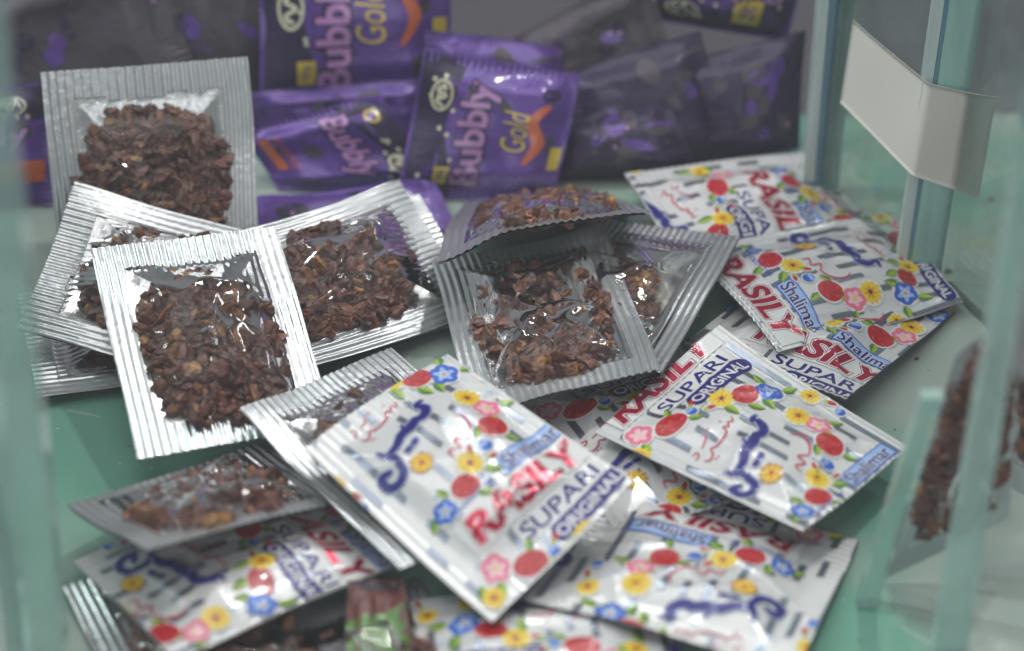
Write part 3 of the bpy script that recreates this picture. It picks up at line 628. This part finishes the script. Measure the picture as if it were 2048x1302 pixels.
def paper_sticker():
    T = np.array([(.1095, .0634, .0755), (.1285, .0262, .0745), (.1499, .0255, .0701)]); B = np.array([(.1085, .0650, .0433), (.1275, .0270, .0400), (.1492, .0255, .0321)])
    n = 40; u = np.linspace(0, 2, n); tp = np.stack([np.interp(u, [0, 1, 2], T[:, k]) for k in range(3)], 1); bt = np.stack([np.interp(u, [0, 1, 2], B[:, k]) for k in range(3)], 1)
    v = np.linspace(0, 1, 20); P = tp[:, None] * (1 - v)[None, :, None] + bt[:, None] * v[None, :, None]
    w = .0004 * np.sin(u * 5)[:, None] * np.cos(v * 4)[None]; P[..., 1] -= .0006 + w; P = P.reshape(-1, 3)
    P = np.concatenate([P, P + np.array([.00012, .0002, 0])]); F = grid_faces(n, 20); idx = np.arange(n * 20).reshape(n, 20)
    ring = list(idx[:, 0]) + list(idx[-1, 1:]) + list(idx[-2::-1, -1]) + list(idx[0, -2:0:-1]); m = n * 20
    R = [[int(ring[i]), int(ring[(i + 1) % len(ring)]), int(ring[(i + 1) % len(ring)]) + m, int(ring[i]) + m] for i in range(len(ring))]
    o = mesh_obj('paper_sticker', P, F[:, ::-1].tolist() + (F + m).tolist() + R, ['paper'], origin=T[1]); tag(o, 'blank pale paper strip stuck across the teal pane edge at the upper right', 'paper sticker')
paper_sticker()

# ------------------------------------------------------------------ chocolate packets at the back
def choc_art(kind, w, h):
    A = Art(); r = random.Random(kind)
    if kind < 10:
        A.poly([(w * .02, h * .02), (w * .98, h * .02), (w * .98, h * .30), (w * .5, h * .22), (w * .02, h * .34)], 'darkpurple', .5)
        cu, cw = (.38, .60) if kind == 0 else (.47, .74)
        A.text('Bubbly', w * cu, h * .42, w * cw, h * .24, 'lilac', 5, .03, 0, 0, [(.05, 'darkpurple')])
        ou = w * (.50 if kind == 0 else .72); oh = h * .17
        A.ell(ou, oh, w * .11, h * .075, 'cream', 2); A.ell(ou, oh, w * .092, h * .058, 'darkpurple', 2.4)
        A.stroke([(ou - w * .07, oh + h * .01), (ou - w * .04, oh - h * .03), (ou, oh + h * .03), (ou + w * .03, oh - h * .03), (ou + w * .07, oh + h * .01)], h * .02, 'cream', 3)
        for k in range(12): A.ell(r.uniform(.1, .9) * w, r.uniform(.10, .30) * h, .8, .8, 'cream', 3, n=8)
        for k in range(9):
            x, y = r.uniform(.1, .9) * w, r.uniform(.3, .95) * h; A.ell(x, y, r.uniform(1.5, 5), r.uniform(1, 3), r.choice(['darkpurple', 'purple', 'mauve']), .6, r.uniform(0, 3))
    if kind in (0, 1):
        gu, gv = (.46, .585) if kind == 0 else (.52, .66)
        A.text('Gold', w * gu, h * gv, w * .30, h * .16, 'gold', 5.5, .0, -.05, .3)
        A.stroke([(w * .30, h * .76), (w * .44, h * .82), (w * .60, h * .76), (w * .72, h * .84)], [2, 4.5, 4, 2], 'swirl', 2)
        A.poly([(w * .12, h * .20), (w * .24, h * .20), (w * .24, h * .30), (w * .12, h * .30)], 'gold', 2); A.text('40g', w * .18, h * .25, w * .08, h * .05, 'purple', 4)
        A.poly([(w * .24, h * .91), (w * .42, h * .91), (w * .42, h * .98), (w * .24, h * .98)], 'gold', 2)
    if kind == 2:
        A.text('MILK CHOCOLATE', w * .42, h * .80, w * .46, h * .05, 'swirl', 5); A.poly([(w * .2, h * .86), (w * .66, h * .85), (w * .66, h * .92), (w * .2, h * .93)], 'swirl', 2)
        A.ell(w * .18, h * .14, 2.2, 2.8, 'gold', 2); A.ell(w * .18, h * .14, 1.2, 1.7, 'purple', 2.5)
    if kind == 3:
        A.poly([(w * .22, h * .10), (w * .40, h * .10), (w * .40, h * .32), (w * .22, h * .32)], 'gold', 2); A.text('50', w * .31, h * .21, w * .1, h * .12, 'purple', 4)
    if kind == 4: A.poly([(w * .55, h * .62), (w * .95, h * .62), (w * .95, h * .80), (w * .55, h * .84)], 'swirl', 2)
    if kind == 20: A.poly([(0, h * .45), (w, h * .36), (w, h), (0, h)], 'green', 1); A.poly([(0, h * .02), (w, h * .02), (w, h * .1), (0, h * .14)], 'mauve', 1)
    elif kind >= 10:
        for k in range(2):
            x, y = r.uniform(.15, .8) * w, r.uniform(.15, .85) * h
            A.stroke([(x, y), (x + r.uniform(2, 6), y + r.uniform(-2, 2)), (x + r.uniform(7, 11), y + r.uniform(-2, 2))], r.uniform(.6, 1.4), r.choice(['mauve', 'purple']), 2)
        [A.ell(r.uniform(.15, .85) * w, r.uniform(.15, .85) * h, r.uniform(2, 6), r.uniform(1.5, 4), r.choice(['darkpurple', 'mauve', 'purple']), 1 + .05 * k, r.uniform(0, 3)) for k in range(14)]
        for k in range(5): A.ell(r.uniform(.1, .9) * w, r.uniform(.1, .9) * h, .8, .6, r.choice(['mauve', 'dull_red', 'lilac']), 3, n=8)
        for k in range(8): x, y = r.uniform(.1, .85) * w, r.uniform(.35, .9) * h; A.poly([(x, y), (x + r.uniform(4, 9), y), (x + r.uniform(4, 9), y + .7), (x, y + .7)], 'mauve', 2)
    return bake(A, 2.)
def choc(key, kind, base, label, seed, bulge=4.5, name='chocolate_packet', cat='chocolate packet'):
    s = Surf(CORNERS[key], seed, und=1.2 if kind == 20 else 2.3); c = s.Q.mean(0); c[2] = s.Q[:, 2].min()
    root = empty(name, c); tag(root, label, cat, 'chocolate packets leaning at the back of the case' if kind < 20 else None)
    def H(u, v):
        e = sstep(.0, .22, np.minimum(v, 1 - v)) * sstep(.03, .22, np.minimum(u, 1 - u))
        h = bulge * e + .9 * snoise(u, v, seed + 1, 8) + .28 * snoise(u, v, seed + 2, 19)
        return h + .3 * (1 - sstep(.05, .09, np.minimum(u, 1 - u))) * np.sin(v * 140)
    n = 90; U, V = np.meshgrid(np.linspace(0, 1, n), np.linspace(0, 1, n), indexing='ij'); u, v = U.ravel(), V.ravel()
    mats = [base]; P0 = s.at(u, v, H(u, v)); F0 = grid_faces(n, n)[:, ::-1]
    r = print_on(s, choc_art(kind, s.w, s.h), H, mats, (0, 0), s.w, s.h, (range(1), range(1)), lift=.08)
    P = np.concatenate([P0, r[0]]); mesh_obj('printed_wrapper', P, F0.tolist() + (r[1] + len(P0)).tolist(), mats, root, midx=[0] * len(F0) + r[2].tolist(), origin=c)
    e = sstep(0, .2, np.minimum(v, 1 - v)) * sstep(.03, .2, np.minimum(u, 1 - u))
    mesh_obj('wrapper_back', s.at(u, v, -.5 - 3 * e), grid_faces(n, n), [base], root, origin=c)
choc('chocA', 0, 'purple', 'upright purple chocolate packet with yellow script and orange swirl, at the top centre', 101)
choc('chocC', 1, 'purple', 'purple chocolate packet standing on the green shelf behind the curled dark nut sachet', 102)
choc('chocB', 2, 'purple', 'purple chocolate packet with red lettering strip, leaning beside the tall upright nut sachet', 103)
choc('chocD', 3, 'purple', 'upside down purple chocolate packet with small yellow box, highest at the top right', 104)
choc('chocE', 4, 'purple', 'purple chocolate packet behind the left edge of the tall upright nut sachet', 105)
choc('darkA', 10, 'mauve', 'dull grey mauve packet lying in the top left corner', 106)
choc('darkB', 12, 'mauve', 'dull grey packet back between the top left corner and the central purple packet', 107)
choc('darkE', 14, 'mauve', 'grey blurred packet back to the right of the top centre purple packet', 109)
choc('darkD', 13, 'darkpurple', 'dark purple packet back beside the teal corner post', 110)
choc('darkC', 15, 'darkpurple', 'dark packet back on the shelf above the flowered sachet at the rear', 111)
choc('darkG', 17, 'darkpurple', 'small folded dark packet just right of the standing purple packet', 112)

choc('purpleI', 15, 'purple', 'purple packet back showing above and behind the standing purple packet', 115)
choc('purpleJ', 11, 'purple', 'purple packet lying flat on the shelf in front of the standing purple packets', 116, 2.5)
choc('purpleH', 13, 'purple', 'purple packet back showing in the gap below the top centre chocolate packet', 113)
choc('redgreen', 20, 'dull_red', 'small red and green wrapper at the bottom edge beside the blurred clear sachet', 114, .6, 'candy_wrapper', 'wrapper')

# ------------------------------------------------------------------ nut sachets, clear side up
clear_sachet('clear_sachet', 'A', 'tall clear sachet of brown nuts standing upright at the upper left', 1, n_nuts=330)
clear_sachet('clear_sachet', 'Cc', 'clear sachet lying flat, lowest at the left edge of the heap', 2, und=.3)
clear_sachet('clear_sachet', 'B', 'tilted clear sachet at the far left, half under the square front one', 3, curls=((1, 0, 3, .5),))
clear_sachet('clear_sachet', 'D2', 'clear sachet mostly hidden, its silver edge showing past the sachet above it', 4)
clear_sachet('clear_sachet', 'Dd', 'clear sachet with wide crimped right end and tan and brown nuts, centre left', 5, n_nuts=330, bulge=6)
clear_sachet('clear_sachet', 'E', 'square clear sachet facing the viewer at the centre left, whole and unobstructed', 6, bulge=6, n_nuts=330)
clear_sachet('clear_sachet', 'G2', 'clear sachet with mirror bright foil at its upper right, behind the central one', 8, bulge=6, fill=(.45, .6, .31, .28))
clear_sachet('clear_sachet', 'G', 'central clear sachet with glossy creased window and straight lower foil border', 9, bulge=6.5, curls=((0, 1, -3, .5),), n_nuts=330)
clear_sachet('clear_sachet', 'F1', 'curled dark clear sachet seen almost edge on in front of the purple packets', 7, bu=2, bulge=3.2, curls=((0, 1, -6, .35),), n_nuts=330)
clear_sachet('clear_sachet', 'Hh', 'clear sachet with bluish crimped top edge, peeping out under the large flowered one', 10, bulge=5)
clear_sachet('clear_sachet', 'O4', 'blurred clear sachet at the bottom edge between two flowered sachets', 11, und=.3)
clear_sachet('clear_sachet', 'O3', 'blurred silver backed sachet under the flowered one in the bottom left corner', 12, und=.3)
clear_sachet('clear_sachet', 'O1', 'narrow tilted clear sachet resting on the flowered sachet at the lower left', 13, bulge=4.5, n_nuts=300)
clear_sachet('clear_sachet', 'RA', 'clear sachet leaning upright just behind the short teal glass strip at the right', 14, bulge=2.5, n_nuts=260, fill=(.5, .5, .42, .44))
clear_sachet('clear_sachet', 'RB', 'clear sachet standing in the far right edge of the picture', 15, bulge=3, n_nuts=150)

# ------------------------------------------------------------------ nut sachets, printed side up
printed_sachet('printed_sachet', 'M1', 'flowered white sachet at the rear right beside the teal corner post', 31, (6, 34), horiz=True)
printed_sachet('printed_sachet', 'M3', 'flowered sachet showing only a strip below the right hand flowered one', 32, (10, 62), und=.3)
printed_sachet('printed_sachet', 'M2', 'flowered white sachet at the right with sharp red lettering down its left side', 33, (2, -8), curls=((1, 0, 1.5, .3),))
printed_sachet('printed_sachet', 'Nn', 'flowered sachet peeping out between the central clear one and its flowered neighbour', 34, (0, 9), und=.4)
printed_sachet('printed_sachet', 'P', 'upside down flowered sachet with shaded red lettering at the lower right', 35, (8, -24), horiz=True)
printed_sachet('printed_sachet', 'Q', 'blurred flowered sachet cut off by the bottom edge of the picture', 36, (12, 16), horiz=True)
printed_sachet('printed_sachet', 'K', 'flowered sachet at the centre right with blue capsule lettering at its top edge', 37, (0, 5))
printed_sachet('printed_sachet', 'O2', 'flowered sachet at the lower left, under the narrow tilted clear one', 38, (8, 18))
printed_sachet('printed_sachet', 'I', 'large flowered sachet lying over the centre of the heap with dark red lettering', 39, (6, -20), curls=((0, 1, 1.5, .4),))

# nut crumbs and lint lying loose on the glass
rs = np.random.RandomState(77); Vc, Fc, nb, tc_ = [], [], 0, []
for k in range(260):
    x, y = rs.uniform(-.17, .17), rs.uniform(-.17, .10); q = .00022 + .0007 * rs.rand() ** 5
    Vc.append((SHARD + .3 * rs.randn(*SHARD.shape)) * q * np.array([1.3, .8, .6]) + np.array([x, y, q * .5 + .0002])); Fc.append(SHARD_F + nb); nb += len(SHARD)
    tc_.append(np.tile(np.append(np.array([.14, .06, .035]) if rs.rand() < .45 else np.array([.55, .56, .50]), 1), (len(SHARD_F), 1)))
o = mesh_obj('crumbs', np.concatenate(Vc), np.concatenate(Fc), ['nut'], smooth=False); tag(o, 'loose nut crumbs and pale dust on the green glass shelf', kind='stuff')
at = o.data.attributes.new('tint', 'FLOAT_COLOR', 'FACE'); at.data.foreach_set('color', np.concatenate(tc_).astype(np.float32).ravel())

haze_box()  # added volume, imitates the pale veil of reflections on front glass
o = slab('haze', -1.15, 1.15, -1.1, .44, -1.2, 1.0, ['haze']); tag(o, 'added haze volume laying a faint milky veil over the case', kind='stuff')
